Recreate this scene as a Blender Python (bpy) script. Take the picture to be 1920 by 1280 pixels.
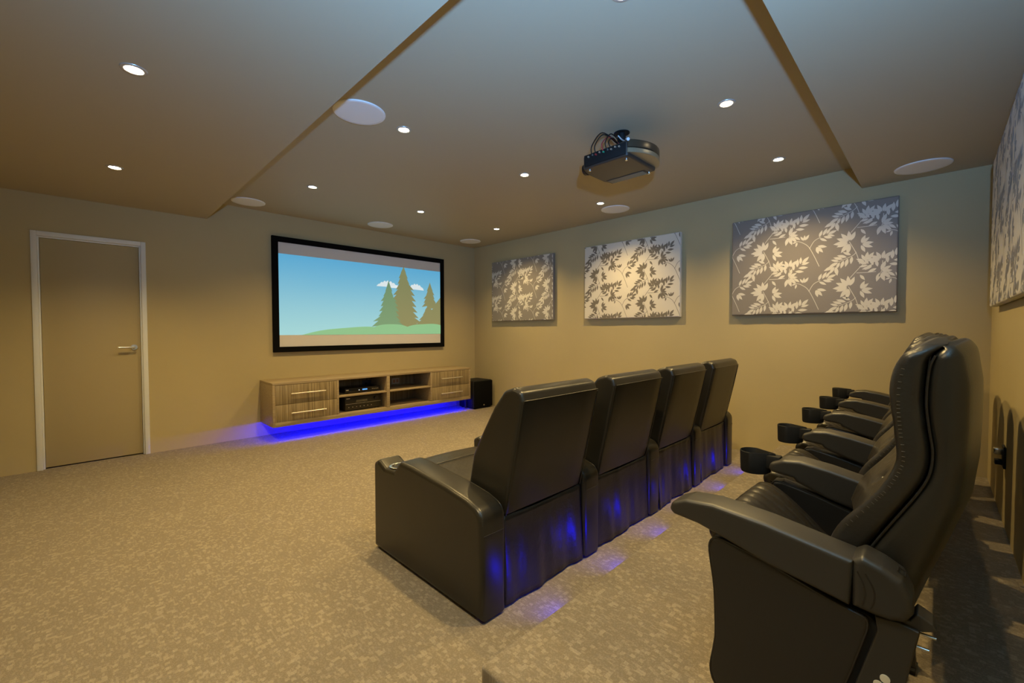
import bpy, bmesh, math, random
from math import pi, sin, cos, radians
from mathutils import Vector, Matrix
random.seed(7)
for o in list(bpy.data.objects):
    bpy.data.objects.remove(o, do_unlink=True)
C = bpy.context.scene.collection
S = bpy.context.scene

# ------------------------------------------------------------------ camera
F_PX, YAW, PITCH, ROLL, CAM_Z = 800.74, 0.7879, -0.0261, -0.0021, 1.2274
fw = Vector((sin(YAW)*cos(PITCH), cos(YAW)*cos(PITCH), sin(PITCH)))
rt = Vector((cos(YAW), -sin(YAW), 0)); up = rt.cross(fw)
r2 = rt*cos(ROLL)+up*sin(ROLL); u2 = up*cos(ROLL)-rt*sin(ROLL)
cd = bpy.data.cameras.new('camera'); cam = bpy.data.objects.new('camera', cd); C.objects.link(cam)
cd.sensor_fit = 'HORIZONTAL'; cd.sensor_width = 36; cd.lens = F_PX/1920*36; cd.clip_start = .02
M3 = Matrix((r2, u2, -fw)).transposed()
cam.matrix_world = Matrix.Translation((0, 0, CAM_Z)) @ M3.to_4x4()
S.camera = cam

# ------------------------------------------------------------------ world, exposure, light settings
w = bpy.data.worlds.new('world'); S.world = w; w.use_nodes = True
w.node_tree.nodes['Background'].inputs[0].default_value = (0.6, 0.7, 1, 1)
w.node_tree.nodes['Background'].inputs[1].default_value = 0.0
S.view_settings.view_transform = 'Standard'; S.view_settings.look = 'None'
S.view_settings.exposure = 0.0; S.view_settings.gamma = 1.0
S.view_settings.use_curve_mapping = False
WARM = (1.0, 0.70, 0.27)
DOWN_W = 102.0           # each ceiling downlight
FLASH_W = 480.0          # cool photographer's lamp above the camera, aimed upwards
LED_E = 480.0             # blue strip under the cabinet
STEP_W = 3.4            # blue step lamps

# flash head bounced off the ceiling above the camera position
fl = bpy.data.lights.new('flash_lamp', 'SPOT'); fl.energy = FLASH_W; fl.color = (0.20, 0.48, 1.0)
fl.shadow_soft_size = 0.035; fl.spot_size = radians(150); fl.spot_blend = 0.9
flo = bpy.data.objects.new('flash_lamp', fl); C.objects.link(flo)
flo.location = (0.14, -0.1, 1.63)
flo.rotation_euler = Vector((0.60, 0.48, 1.1)).to_track_quat('-Z', 'Y').to_euler()

# ------------------------------------------------------------------ room dimensions
XL, XR, YB, YF = -1.35, 4.7075, -0.2823, 5.5808
ZC, ZL = 2.6165, 2.43
LBX, RBY = 0.965, 0.472
PZ, PX0, PY1 = 0.13, 0.90, 1.045       # platform

# ------------------------------------------------------------------ materials
def new_mat(name):
    m = bpy.data.materials.new(name); m.use_nodes = True
    return m, m.node_tree.nodes, m.node_tree.links, m.node_tree.nodes['Principled BSDF']
def mat(name, col, rough=.5, metal=0, spec=.5, bump=None, var=None, coat=0, sheen=0):
    """bump=(scale,strength,dist)  var=(scale,amount)"""
    m, N, L, P = new_mat(name)
    P.inputs['Base Color'].default_value = (*col, 1); P.inputs['Roughness'].default_value = rough
    P.inputs['Metallic'].default_value = metal; P.inputs['Specular IOR Level'].default_value = spec
    if coat: P.inputs['Coat Weight'].default_value = coat; P.inputs['Coat Roughness'].default_value = .25
    if sheen: P.inputs['Sheen Weight'].default_value = sheen
    tc = N.new('ShaderNodeTexCoord')
    if var:
        n = N.new('ShaderNodeTexNoise'); n.inputs['Scale'].default_value = var[0]; n.inputs['Detail'].default_value = 4
        L.new(tc.outputs['Object'], n.inputs['Vector'])
        r = N.new('ShaderNodeValToRGB')
        r.color_ramp.elements[0].position = .3; r.color_ramp.elements[1].position = .7
        r.color_ramp.elements[0].color = (*[c*(1-var[1]) for c in col], 1)
        r.color_ramp.elements[1].color = (*[min(1, c*(1+var[1])) for c in col], 1)
        L.new(n.outputs['Fac'], r.inputs[0]); L.new(r.outputs[0], P.inputs['Base Color'])
    if bump:
        n = N.new('ShaderNodeTexNoise'); n.inputs['Scale'].default_value = bump[0]; n.inputs['Detail'].default_value = 5
        L.new(tc.outputs['Object'], n.inputs['Vector'])
        b = N.new('ShaderNodeBump'); b.inputs['Strength'].default_value = bump[1]; b.inputs['Distance'].default_value = bump[2]
        L.new(n.outputs['Fac'], b.inputs['Height']); L.new(b.outputs[0], P.inputs['Normal'])
    return m
def emit(name, col, s, base=(.0, .0, .0)):
    m, N, L, P = new_mat(name)
    P.inputs['Base Color'].default_value = (*base, 1); P.inputs['Emission Color'].default_value = (*col, 1)
    P.inputs['Emission Strength'].default_value = s; P.inputs['Roughness'].default_value = .8
    return m

M_wall = mat('wall_paint', (.49, .405, .22), .62, spec=.3, bump=(350, .05, .002), var=(1.5, .03))
M_ceil = mat('ceiling_paint', (.46, .40, .275), .55, spec=.35, bump=(300, .03, .001))
M_door = mat('door_paint', (.45, .37, .21), .5, spec=.35, bump=(200, .04, .001))
M_jamb = mat('door_frame_paint', (.78, .80, .80), .4, spec=.5, bump=(200, .02, .001))
M_chrome = mat('satin_steel', (.70, .69, .66), .25, metal=1, bump=(80, .03, .001))
M_handle = mat('brushed_aluminium', (.80, .76, .66), .35, metal=.85, bump=(120, .05, .001))
M_leather = mat('black_leather', (.019, .017, .013), .33, spec=.5, bump=(260, .22, .0015), var=(6, .12))
M_leather2 = mat('black_leather_soft', (.023, .020, .016), .35, spec=.5, bump=(38, .35, .006), var=(6, .12))
M_vinyl = mat('black_vinyl', (.016, .014, .012), .40, spec=.5, bump=(400, .12, .001))
M_plastic = mat('black_moulded_plastic', (.026, .024, .020), .40, spec=.5, bump=(500, .15, .0008))
M_arm = mat('arm_pad_urethane', (.030, .027, .022), .42, spec=.5, bump=(450, .12, .001))
M_stitch = mat('tan_stitching', (.07, .06, .045), .7, bump=(100, .1, .001))
M_pipe = mat('leather_piping', (.014, .013, .012), .4, bump=(100, .1, .001))
M_black = mat('matt_black', (.008, .008, .008), .7, spec=.3, bump=(300, .1, .001))
M_velvet = mat('black_velvet_frame', (.004, .004, .004), .9, spec=.1, bump=(500, .2, .001))
M_gloss = mat('gloss_black_panel', (.010, .010, .011), .2, spec=.5, bump=(200, .01, .0005))
M_avr = mat('titanium_black_panel', (.045, .040, .028), .35, metal=.4, bump=(300, .05, .0005))
M_white = mat('white_grille', (.86, .86, .85), .6, bump=(900, .3, .001))
M_bezel = mat('lamp_bezel', (.55, .54, .50), .35, metal=.5, bump=(200, .02, .001))
M_cap = mat('ivory_plastic_cap', (.70, .66, .52), .4, bump=(200, .02, .001))
M_socket = mat('socket_plate', (.55, .50, .42), .4, bump=(200, .02, .001))
M_socket_d = mat('dark_socket_plate', (.06, .06, .07), .4, bump=(200, .02, .001))
M_orange = mat('socket_insert', (.45, .22, .12), .5, bump=(200, .02, .001))
M_lamp = emit('lamp_lens', (1.0, .86, .62), 60)
M_led = emit('blue_led_strip', (0.0, 0.0, 1.0), LED_E)
M_steplens = emit('blue_step_lens', (0.02, 0.03, 1.0), 6)
M_scr = mat('screen_cloth', (.74, .71, .68), .85, spec=.1, bump=(600, .05, .0005))
M_pmetal = mat('projector_bronze_shell', (.10, .085, .06), .3, metal=.7, bump=(200, .04, .0005))
M_pband = mat('projector_bronze_band', (.30, .26, .17), .38, metal=.5, bump=(200, .04, .0005))
M_pbody = mat('projector_dark_body', (.035, .030, .026), .4, bump=(300, .08, .0005))
M_red = mat('red_cable', (.35, .03, .03), .5, bump=(100, .05, .001))
M_green = mat('green_plug', (.03, .30, .16), .5, bump=(100, .05, .001))
M_cablewhite = mat('pale_cable', (.6, .66, .7), .5, bump=(100, .05, .001))

def carpet():
    m, N, L, P = new_mat('carpet_loop_pile')
    tc = N.new('ShaderNodeTexCoord')
    def math_(op, a=None, b=None):
        n = N.new('ShaderNodeMath'); n.operation = op
        for i, x in enumerate((a, b)):
            if x is None: continue
            if isinstance(x, (int, float)): n.inputs[i].default_value = x
            else: L.new(x, n.inputs[i])
        return n.outputs[0]
    def cells(sx, sy, off, thr, soft=.0):
        mp = N.new('ShaderNodeMapping'); mp.inputs['Scale'].default_value = (sx, sy, 1); mp.inputs['Location'].default_value = (off, off*1.7, 0)
        L.new(tc.outputs['Object'], mp.inputs['Vector'])
        dn = N.new('ShaderNodeTexNoise'); dn.inputs['Scale'].default_value = 160; dn.inputs['Detail'].default_value = 2
        L.new(tc.outputs['Object'], dn.inputs['Vector'])
        ma = N.new('ShaderNodeVectorMath'); ma.operation = 'MULTIPLY_ADD'
        ma.inputs[1].default_value = (.45, .45, 0)
        L.new(dn.outputs['Color'], ma.inputs[0]); L.new(mp.outputs[0], ma.inputs[2])
        fl_ = N.new('ShaderNodeVectorMath'); fl_.operation = 'FLOOR'; L.new(ma.outputs[0], fl_.inputs[0])
        sep = N.new('ShaderNodeSeparateXYZ'); L.new(fl_.outputs[0], sep.inputs[0])
        cb = N.new('ShaderNodeCombineXYZ'); L.new(sep.outputs[0], cb.inputs[0]); L.new(sep.outputs[1], cb.inputs[1])
        wn = N.new('ShaderNodeTexWhiteNoise'); wn.noise_dimensions = '2D'; L.new(cb.outputs[0], wn.inputs['Vector'])
        return math_('GREATER_THAN', wn.outputs['Value'], thr)
    a = cells(66, 66, 0.3, .86)
    b = cells(150, 55, 3.1, .82)
    c = cells(230, 230, 7.7, .70)
    big = N.new('ShaderNodeTexNoise'); big.inputs['Scale'].default_value = 3.2; big.inputs['Detail'].default_value = 3
    L.new(tc.outputs['Object'], big.inputs['Vector'])
    s = math_('ADD', math_('MULTIPLY', a, .55), math_('MULTIPLY', b, .35))
    s = math_('ADD', s, math_('MULTIPLY', c, .28))
    s = math_('ADD', s, math_('MULTIPLY', big.outputs['Fac'], .35))
    fine = N.new('ShaderNodeTexNoise'); fine.inputs['Scale'].default_value = 420; fine.inputs['Detail'].default_value = 2
    L.new(tc.outputs['Object'], fine.inputs['Vector'])
    s = math_('ADD', s, math_('MULTIPLY', math_('SUBTRACT', fine.outputs['Fac'], .5), .9))
    r = N.new('ShaderNodeValToRGB'); e = r.color_ramp.elements
    e[0].position = 0.0; e[0].color = (.180, .148, .105, 1)
    e[1].position = 1.15 if False else 1.0; e[1].color = (.315, .268, .196, 1)
    x = e.new(.35); x.color = (.222, .186, .134, 1)
    L.new(s, r.inputs[0]); L.new(r.outputs[0], P.inputs['Base Color'])
    P.inputs['Roughness'].default_value = .95; P.inputs['Specular IOR Level'].default_value = .1
    P.inputs['Sheen Weight'].default_value = .15
    bp = N.new('ShaderNodeBump'); bp.inputs['Strength'].default_value = .6; bp.inputs['Distance'].default_value = .006
    L.new(s, bp.inputs['Height']); L.new(bp.outputs[0], P.inputs['Normal'])
    return m
M_carpet = carpet()

def wood(name, scale, c0, c1, c2):
    m, N, L, P = new_mat(name)
    tc = N.new('ShaderNodeTexCoord'); mp = N.new('ShaderNodeMapping'); mp.inputs['Scale'].default_value = scale
    L.new(tc.outputs['Object'], mp.inputs['Vector'])
    n = N.new('ShaderNodeTexNoise'); n.inputs['Scale'].default_value = 1.0; n.inputs['Detail'].default_value = 5; n.inputs['Roughness'].default_value = .65
    L.new(mp.outputs[0], n.inputs['Vector'])
    r = N.new('ShaderNodeValToRGB'); e = r.color_ramp.elements
    e[0].position = .34; e[0].color = (*c0, 1); e[1].position = .66; e[1].color = (*c2, 1)
    x = e.new(.5); x.color = (*c1, 1)
    L.new(n.outputs['Fac'], r.inputs[0]); L.new(r.outputs[0], P.inputs['Base Color'])
    P.inputs['Roughness'].default_value = .45
    bp = N.new('ShaderNodeBump'); bp.inputs['Strength'].default_value = .1; bp.inputs['Distance'].default_value = .001
    L.new(n.outputs['Fac'], bp.inputs['Height']); L.new(bp.outputs[0], P.inputs['Normal'])
    return m
M_woodV = wood('zebrano_vertical', (85, 85, 1.6), (.13, .092, .045), (.27, .205, .11), (.40, .32, .19))
M_woodH = wood('zebrano_horizontal', (1.4, 60, 60), (.25, .185, .105), (.34, .26, .155), (.42, .33, .20))

def fabric(name, col, rough=.42, sheen=.3):
    m, N, L, P = new_mat(name)
    P.inputs['Base Color'].default_value = (*col, 1); P.inputs['Roughness'].default_value = rough
    P.inputs['Sheen Weight'].default_value = sheen; P.inputs['Specular IOR Level'].default_value = .5
    P.inputs['Anisotropic'].default_value = .5
    tc = N.new('ShaderNodeTexCoord'); mp = N.new('ShaderNodeMapping'); mp.inputs['Scale'].default_value = (900, 900, 40)
    L.new(tc.outputs['Object'], mp.inputs['Vector'])
    n = N.new('ShaderNodeTexNoise'); n.inputs['Scale'].default_value = 1
    L.new(mp.outputs[0], n.inputs['Vector'])
    b = N.new('ShaderNodeBump'); b.inputs['Strength'].default_value = .25; b.inputs['Distance'].default_value = .001
    L.new(n.outputs['Fac'], b.inputs['Height']); L.new(b.outputs[0], P.inputs['Normal'])
    return m
M_fgrey = fabric('taupe_satin', (.24, .215, .185))
M_fsilver = fabric('silver_satin', (.66, .63, .56))
M_fground_sheen = fabric('satin_ground_sheen', (.74, .69, .58))  # same satin as the taupe and silver pair, bright sheen painted into its ground
M_fleaf_dull_sheen = fabric('satin_leaf_dull_sheen', (.19, .165, .125))  # leaves of that satin, darkened in colour for the flipped sheen

# ------------------------------------------------------------------ mesh helpers
def empty(name, loc=(0, 0, 0), rz=0):
    o = bpy.data.objects.new(name, None); C.objects.link(o); o.location = loc; o.rotation_euler = (0, 0, rz)
    o.empty_display_size = .1
    return o
def tag(o, label, cat, group=None):
    o['label'] = label; o['category'] = cat
    if group: o['group'] = group
    return o
def obj(name, bm, m, parent=None, smooth=True, angle=40, recalc=True):
    me = bpy.data.meshes.new(name)
    if recalc: bmesh.ops.recalc_face_normals(bm, faces=bm.faces[:])
    bm.to_mesh(me); bm.free()
    for x in (m if isinstance(m, (list, tuple)) else [m]): me.materials.append(x)
    if smooth:
        for p in me.polygons: p.use_smooth = True
        me.set_sharp_from_angle(angle=radians(angle))
    o = bpy.data.objects.new(name, me); C.objects.link(o)
    if parent: o.parent = parent
    return o
def struct(name, bm, m, **k):
    o = obj(name, bm, m, **k); o['kind'] = 'structure'; return o
def box(bm, x0, x1, y0, y1, z0, z1, bev=0, mi=0, seg=2):
    vs = [bm.verts.new(p) for p in ((x0, y0, z0), (x1, y0, z0), (x1, y1, z0), (x0, y1, z0), (x0, y0, z1), (x1, y0, z1), (x1, y1, z1), (x0, y1, z1))]
    fs = [bm.faces.new([vs[i] for i in f]) for f in ((0, 3, 2, 1), (4, 5, 6, 7), (0, 1, 5, 4), (1, 2, 6, 5), (2, 3, 7, 6), (3, 0, 4, 7))]
    for f in fs: f.material_index = mi
    if bev:
        es = list({e for f in fs for e in f.edges})
        r = bmesh.ops.bevel(bm, geom=es, offset=bev, segments=seg, profile=.5, affect='EDGES')
        for f in r['faces']: f.material_index = mi
def cyl(bm, p0, p1, r0, r1=None, n=20, mi=0, caps=True):
    r1 = r0 if r1 is None else r1
    p0, p1 = Vector(p0), Vector(p1); d = (p1-p0).normalized()
    a = d.orthogonal().normalized(); b = d.cross(a)
    rings = []
    for p, r in ((p0, r0), (p1, r1)):
        rings.append([bm.verts.new(p+a*cos(2*pi*i/n)*r+b*sin(2*pi*i/n)*r) for i in range(n)])
    for i in range(n):
        f = bm.faces.new((rings[0][i], rings[0][(i+1) % n], rings[1][(i+1) % n], rings[1][i])); f.material_index = mi
    if caps:
        f = bm.faces.new(rings[0][::-1]); f.material_index = mi
        f = bm.faces.new(rings[1]); f.material_index = mi
def lathe(bm, prof, center=(0, 0, 0), n=32, mi=0):
    rings = []
    cx, cy, cz = center
    for r, z in prof:
        if r < 1e-6: rings.append([bm.verts.new((cx, cy, cz+z))])
        else: rings.append([bm.verts.new((cx+r*cos(2*pi*i/n), cy+r*sin(2*pi*i/n), cz+z)) for i in range(n)])
    for A, B in zip(rings, rings[1:]):
        for i in range(n):
            a, b = A[i % len(A)], A[(i+1) % len(A)]; c, d = B[(i+1) % len(B)], B[i % len(B)]
            vs = []
            for q in (a, b, c, d):
                if q not in vs: vs.append(q)
            if len(vs) > 2:
                f = bm.faces.new(vs); f.material_index = mi
def tube(bm, pts, r, n=8, closed=False, mi=0):
    pts = [Vector(p) for p in pts]; rings = []
    N_ = len(pts); prev = None
    for i, p in enumerate(pts):
        if closed: d = pts[(i+1) % N_]-pts[i-1]
        else: d = pts[min(i+1, N_-1)]-pts[max(i-1, 0)]
        d.normalize()
        if prev is None: a = d.orthogonal().normalized()
        else:
            a = prev-d*prev.dot(d); a.normalize()
        prev = a; b = d.cross(a)
        rings.append([bm.verts.new(p+a*cos(2*pi*k/n)*r+b*sin(2*pi*k/n)*r) for k in range(n)])
    R = rings+[rings[0]] if closed else rings
    for A, B in zip(R, R[1:]):
        for k in range(n):
            f = bm.faces.new((A[k], A[(k+1) % n], B[(k+1) % n], B[k])); f.material_index = mi
    if not closed:
        f = bm.faces.new(rings[0][::-1]); f.material_index = mi
        f = bm.faces.new(rings[-1]); f.material_index = mi
def area2(pts): return sum(a[0]*b[1]-b[0]*a[1] for a, b in zip(pts, pts[1:]+pts[:1]))
def offset_poly(pts, d):
    """inward offset of a CCW polygon by mitred edges"""
    n = len(pts); out = []
    for i in range(n):
        p0, p, p1 = Vector(pts[i-1]), Vector(pts[i]), Vector(pts[(i+1) % n])
        e0 = (p-p0).normalized(); e1 = (p1-p).normalized()
        n0 = Vector((-e0.y, e0.x)); n1 = Vector((-e1.y, e1.x))
        m = n0+n1
        if m.length < 1e-6: m = n0.copy()
        m.normalize(); k = max(.35, m.dot(n0))
        out.append(p+m*(d/k))
    return out
def fillet(pts, rad, seg=5):
    n = len(pts); out = []
    for i in range(n):
        p0, p, p1 = Vector(pts[i-1]), Vector(pts[i]), Vector(pts[(i+1) % n])
        r = rad[i]
        a = (p0-p); b = (p1-p); la, lb = a.length, b.length; a.normalize(); b.normalize()
        ang = a.angle(b) if la > 1e-6 and lb > 1e-6 else pi
        if r <= 0 or ang > pi-.05:
            out += [p.copy() for _ in range(1)]
            if r > 0: out += [p.copy()+b*1e-4*(j+1) for j in range(seg)]
            continue
        t = min(r/math.tan(ang/2), la*.48, lb*.48)
        q0, q1 = p+a*t, p+b*t
        for j in range(seg+1):
            s = j/seg
            out.append((q0*(1-s)**2+p*2*s*(1-s)*.9+q1*s*s)/((1-s)**2+2*s*(1-s)*.9+s*s))
    return out
def catmull(pts, n=6, closed=True):
    out = []; N_ = len(pts)
    for i in range(N_ if closed else N_-1):
        g = lambda k: Vector(pts[k % N_]) if closed else Vector(pts[max(0, min(N_-1, k))])
        p0, p1, p2, p3 = g(i-1), g(i), g(i+1), g(i+2)
        for j in range(n):
            t = j/n
            out.append(.5*((2*p1)+(-p0+p2)*t+(2*p0-5*p1+4*p2-p3)*t*t+(-p0+3*p1-3*p2+p3)*t**3))
    if not closed: out.append(Vector(pts[-1]))
    return out
def loft(bm, pts, x0, x1, end=.02, rad=None, seg=5, nmid=1, shift=None, extra=None, mi=0, eseg=4, plane='yz'):
    """Solid between x0 and x1 with a (y,z) outline whose end edges are rounded by 'end'.
    shift(t)->(dy,dz) or function of point; extra(t)->additional inset; t in 0..1 across."""
    pts = [tuple(p) for p in pts]
    if rad is None: rad = [0]*len(pts)
    elif isinstance(rad, (int, float)): rad = [rad]*len(pts)
    if area2(pts) < 0: pts = pts[::-1]; rad = rad[::-1]
    st = []
    for k in range(eseg+1):
        th = k/eseg*pi/2
        st.append((x0+end*(1-cos(th)) if end else x0, end*(1-sin(th))))
        if not end: break
    mids = [(x0+end+(x1-x0-2*end)*k/nmid, 0) for k in range(1, nmid)]
    en = [(x0+x1-a, b) for a, b in st[::-1]]
    rings = []
    for x, ins in st+mids+en:
        t = (x-x0)/(x1-x0)
        e = extra(t) if extra else 0
        base = offset_poly(pts, ins+e) if ins+e else [Vector(p) for p in pts]
        pr = fillet(base, [max(r-ins, .0015) if r > 0 else 0 for r in rad], seg)
        if shift: pr = [Vector(shift(t, p.x, p.y)) for p in pr]
        if plane == 'yz': rings.append([bm.verts.new((x, p.x, p.y)) for p in pr])
        elif plane == 'xz': rings.append([bm.verts.new((p.x, x, p.y)) for p in pr])
        else: rings.append([bm.verts.new((p.x, p.y, x)) for p in pr])
    def inner(R):      # a narrow flat border keeps the end face flat shaded
        pts_ = [v.co.copy() for v in R]; c_ = sum(pts_, Vector())/len(pts_)
        return [bm.verts.new(p+(c_-p).normalized()*min(.003, (c_-p).length*.2)) for p in pts_]
    if end: rings = [inner(rings[0])]+rings+[inner(rings[-1])]
    n = len(rings[0])
    for A, B in zip(rings, rings[1:]):
        for i in range(n):
            f = bm.faces.new((A[i], A[(i+1) % n], B[(i+1) % n], B[i])); f.material_index = mi
    for R in (rings[0][::-1], rings[-1]):
        f = bm.faces.new(R); f.material_index = mi
    return rings
def BM(): return bmesh.new()
def copy_tree(o, parent=None):
    c = o.copy(); C.objects.link(c); c.parent = parent
    for ch in list(o.children): copy_tree(ch, c)
    return c

# ------------------------------------------------------------------ room shell
T = .15
bm = BM(); box(bm, XL-T, XR+T, YB-T, YF+T, -.15, 0); struct('floor', bm, M_carpet, smooth=False)
bm = BM()
prof = [(YB, 0.0), (PY1, 0.0), (PY1, PZ), (YB, PZ)]
loft(bm, prof, PX0, XR, end=.012, rad=[0, 0, .015, 0])
struct('floor.001', bm, M_carpet)['label'] = 'raised carpeted platform under the rear row of seats'
bm = BM()
box(bm, XL-T, XR+T, YB-T, YF+T, ZC, ZC+.15)
box(bm, XL-T, LBX, YB-T, YF+T, ZL, ZC+.01)
box(bm, LBX-.001, XR+T, YB-T, RBY, ZL, ZC+.01)
struct('ceiling', bm, M_ceil, smooth=False)
bm = BM(); box(bm, XR, XR+T, YB-T, YF+T, -.1, ZC+.05); struct('wall_right', bm, M_wall, smooth=False)
bm = BM(); box(bm, XL-T, XL, YB-T, YF+T, -.1, ZC+.05); struct('wall_left', bm, M_wall, smooth=False)
bm = BM(); box(bm, XL-T, XR+T, YB-T, YB, -.1, ZC+.05); struct('wall_back', bm, M_wall, smooth=False)
DX0, DX1, DZ = -.306, .456, 2.105
bm = BM()
box(bm, XL-T, DX0, YF, YF+T, -.1, ZC+.05); box(bm, DX1, XR+T, YF, YF+T, -.1, ZC+.05)
box(bm, DX0, DX1, YF, YF+T, DZ, ZC+.05)
box(bm, DX0, DX1, YF+.08, YF+T, -.1, DZ)
struct('wall_front', bm, M_wall, smooth=False)
# door
d = empty('door_1', ((DX0+DX1)/2, YF, 0)); d['kind'] = 'structure'
cx = (DX0+DX1)/2; hw = (DX1-DX0)/2
bm = BM()
for s in (-1, 1):
    a, b = sorted((s*hw, s*(hw-.038))); box(bm, a, b, -.012, .078, 0, DZ, .003)
    a, b = sorted((s*(hw-.038), s*(hw-.05))); box(bm, a, b, .018, .078, 0, DZ-.038, .001)
box(bm, -hw+.038, hw-.038, -.012, .078, DZ-.04, DZ, .003)
box(bm, -hw+.05, hw-.05, .018, .078, DZ-.052, DZ-.04, .001)
obj('door_frame', bm, M_jamb, d)
bm = BM(); box(bm, -hw+.052, hw-.052, .030, .068, .012, DZ-.054, .002)
leaf = obj('door_leaf', bm, M_door, d)
bm = BM()
hx, hz = .355-cx, 1.07
cyl(bm, (hx, .0295, hz), (hx, .020, hz), .026, n=28)
cyl(bm, (hx, .020, hz), (hx, -.025, hz), .010)
tube(bm, [(hx+.004, -.025, hz), (hx-.02, -.027, hz), (hx-.06, -.028, hz), (hx-.118, -.026, hz)], .009, 10)
h = obj('lever_handle', bm, M_chrome, leaf); h['label'] = 'satin steel lever handle'

# ------------------------------------------------------------------ downlights
names = {(0, 0): 'beside the camera end of the lower ceiling, above the carpet',
         (0, 1): 'small bright recessed downlight in the lower left ceiling, nearer the camera',
         (0, 2): 'small bright recessed downlight in the lower left ceiling, near the door',
         (1, 0): 'recessed downlight cut by the top edge of the photo',
         (1, 1): 'recessed downlight beside the large round white ceiling speaker',
         (1, 2): 'recessed downlight above the top left corner of the projection screen',
         (2, 0): 'large bright recessed downlight in the ceiling right of the projector',
         (2, 1): 'recessed downlight in the ceiling left of the projector',
         (2, 2): 'recessed downlight above the middle of the projection screen',
         (3, 0): 'recessed downlight above the largest leaf patterned wall panel',
         (3, 1): 'recessed downlight under the projector, beside a small ceiling speaker',
         (3, 2): 'recessed downlight nearest the far corner above the smallest wall panel'}
names[(0, 0)] = 'recessed downlight in the lower ceiling, outside the photo near the camera'
for i, x in enumerate((.19, 1.595, 2.815, 4.03)):
    for j, y in enumerate((.94, 2.638, 4.303)):
        z = ZL if i == 0 else ZC
        e = empty('ceiling_downlight', (x, y, z)); tag(e, names[(i, j)], 'downlight', 'recessed ceiling downlights')
        bm = BM(); lathe(bm, [(.034, -.0015), (.037, -.005), (.048, -.004), (.051, 0), (.051, .002)], n=36)
        obj('bezel', bm, M_bezel, e)
        bm = BM(); lathe(bm, [(0, -.0055), (.02, -.005), (.032, -.0015)], n=28)
        obj('lens', bm, M_lamp, e)
        L = bpy.data.lights.new('downlight_beam', 'SPOT'); L.energy = DOWN_W*(1.18 if j == 0 and i else 1.0); L.color = WARM
        L.spot_size = radians(128); L.spot_blend = .85; L.shadow_soft_size = .022
        lo = bpy.data.objects.new('downlight_beam', L); C.objects.link(lo); lo.parent = e; lo.location = (0, 0, -.012)

# ------------------------------------------------------------------ ceiling speakers
spk = [((1.272, 2.632, ZC), 'largest looking round white ceiling speaker, against the edge of the lowered ceiling'),
       ((1.285, 5.275, ZC), 'round white ceiling speaker above left of the projection screen'),
       ((2.785, 5.205, ZC), 'round white ceiling speaker above the middle of the projection screen'),
       ((4.29, 5.18, ZC), 'round white ceiling speaker in the far corner of the ceiling'),
       ((4.345, 2.645, ZC), 'round white ceiling speaker below the projector, near the right wall'),
       ((4.395, .095, ZL), 'round white ceiling speaker in the lowered ceiling above the rear seats')]
for p, lab in spk:
    e = empty('ceiling_speaker', p); tag(e, lab, 'speaker', 'round ceiling speakers')
    bm = BM(); lathe(bm, [(.142, -.009), (.150, -.0095), (.158, -.006), (.160, 0), (.160, .004)], n=64); obj('trim_ring', bm, M_white, e)
    bm = BM(); lathe(bm, [(0, -.0085), (.08, -.0085), (.142, -.008)], n=64); obj('grille', bm, M_white, e)

# ------------------------------------------------------------------ projection screen
SX0, SX1, SZ0, SZ1 = 1.5856, 4.0479, .971, 2.349
scr = empty('projection_screen', ((SX0+SX1)/2, YF-.02, SZ0))
tag(scr, 'wide projection screen with black frame showing pine trees under a blue sky', 'screen')
ox = (SX0+SX1)/2; W_ = (SX1-SX0)/2; H_ = SZ1-SZ0; FB = .065
bm = BM()
o0 = [(-W_, 0), (W_, 0), (W_, H_), (-W_, H_)]; i0 = [(-W_+FB, FB), (W_-FB, FB), (W_-FB, H_-FB), (-W_+FB, H_-FB)]
V = {}
for nm, ring, yy in (('of', o0, -.02), ('if', i0, -.02), ('ob', o0, .02), ('ib', i0, .0)):
    V[nm] = [bm.verts.new((a, yy, b)) for a, b in ring]
for k in range(4):
    q = (k+1) % 4
    bm.faces.new((V['of'][k], V['of'][q], V['if'][q], V['if'][k]))
    bm.faces.new((V['of'][k], V['ob'][k], V['ob'][q], V['of'][q]))
    bm.faces.new((V['if'][k], V['if'][q], V['ib'][q], V['ib'][k]))
bm.faces.new(V['ob'])
obj('screen_frame', bm, M_velvet, scr, smooth=False)
# picture
def pic_mat(name, c0, c1, z0, z1, s):
    m, N, L, P = new_mat(name)
    tc = N.new('ShaderNodeTexCoord'); sp = N.new('ShaderNodeSeparateXYZ'); L.new(tc.outputs['Object'], sp.inputs[0])
    mr = N.new('ShaderNodeMapRange'); mr.inputs[1].default_value = z0; mr.inputs[2].default_value = z1; L.new(sp.outputs[2], mr.inputs[0])
    r = N.new('ShaderNodeValToRGB'); r.color_ramp.elements[0].color = (*c0, 1); r.color_ramp.elements[1].color = (*c1, 1)
    L.new(mr.outputs[0], r.inputs[0]); L.new(r.outputs[0], P.inputs['Emission Color'])
    P.inputs['Emission Strength'].default_value = s; P.inputs['Base Color'].default_value = (.12, .12, .12, 1)
    P.inputs['Roughness'].default_value = .9; P.inputs['Specular IOR Level'].default_value = .1
    return m
PZ0, PZ1 = .205, 1.178     # picture band in screen-local z
K_ = .86
M_sky = pic_mat('picture_sky', (.36, .72, .74), (.09, .42, .70), PZ0, PZ1, K_)
M_cloud = pic_mat('picture_cloud', (.72, .85, .88), (.80, .88, .90), PZ0, PZ1, K_)
M_tree1 = pic_mat('picture_pine_brown', (.25, .24, .09), (.23, .25, .10), PZ0, PZ1, K_)
M_tree2 = pic_mat('picture_pine_green', (.16, .33, .16), (.16, .28, .14), PZ0, PZ1, K_)
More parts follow.
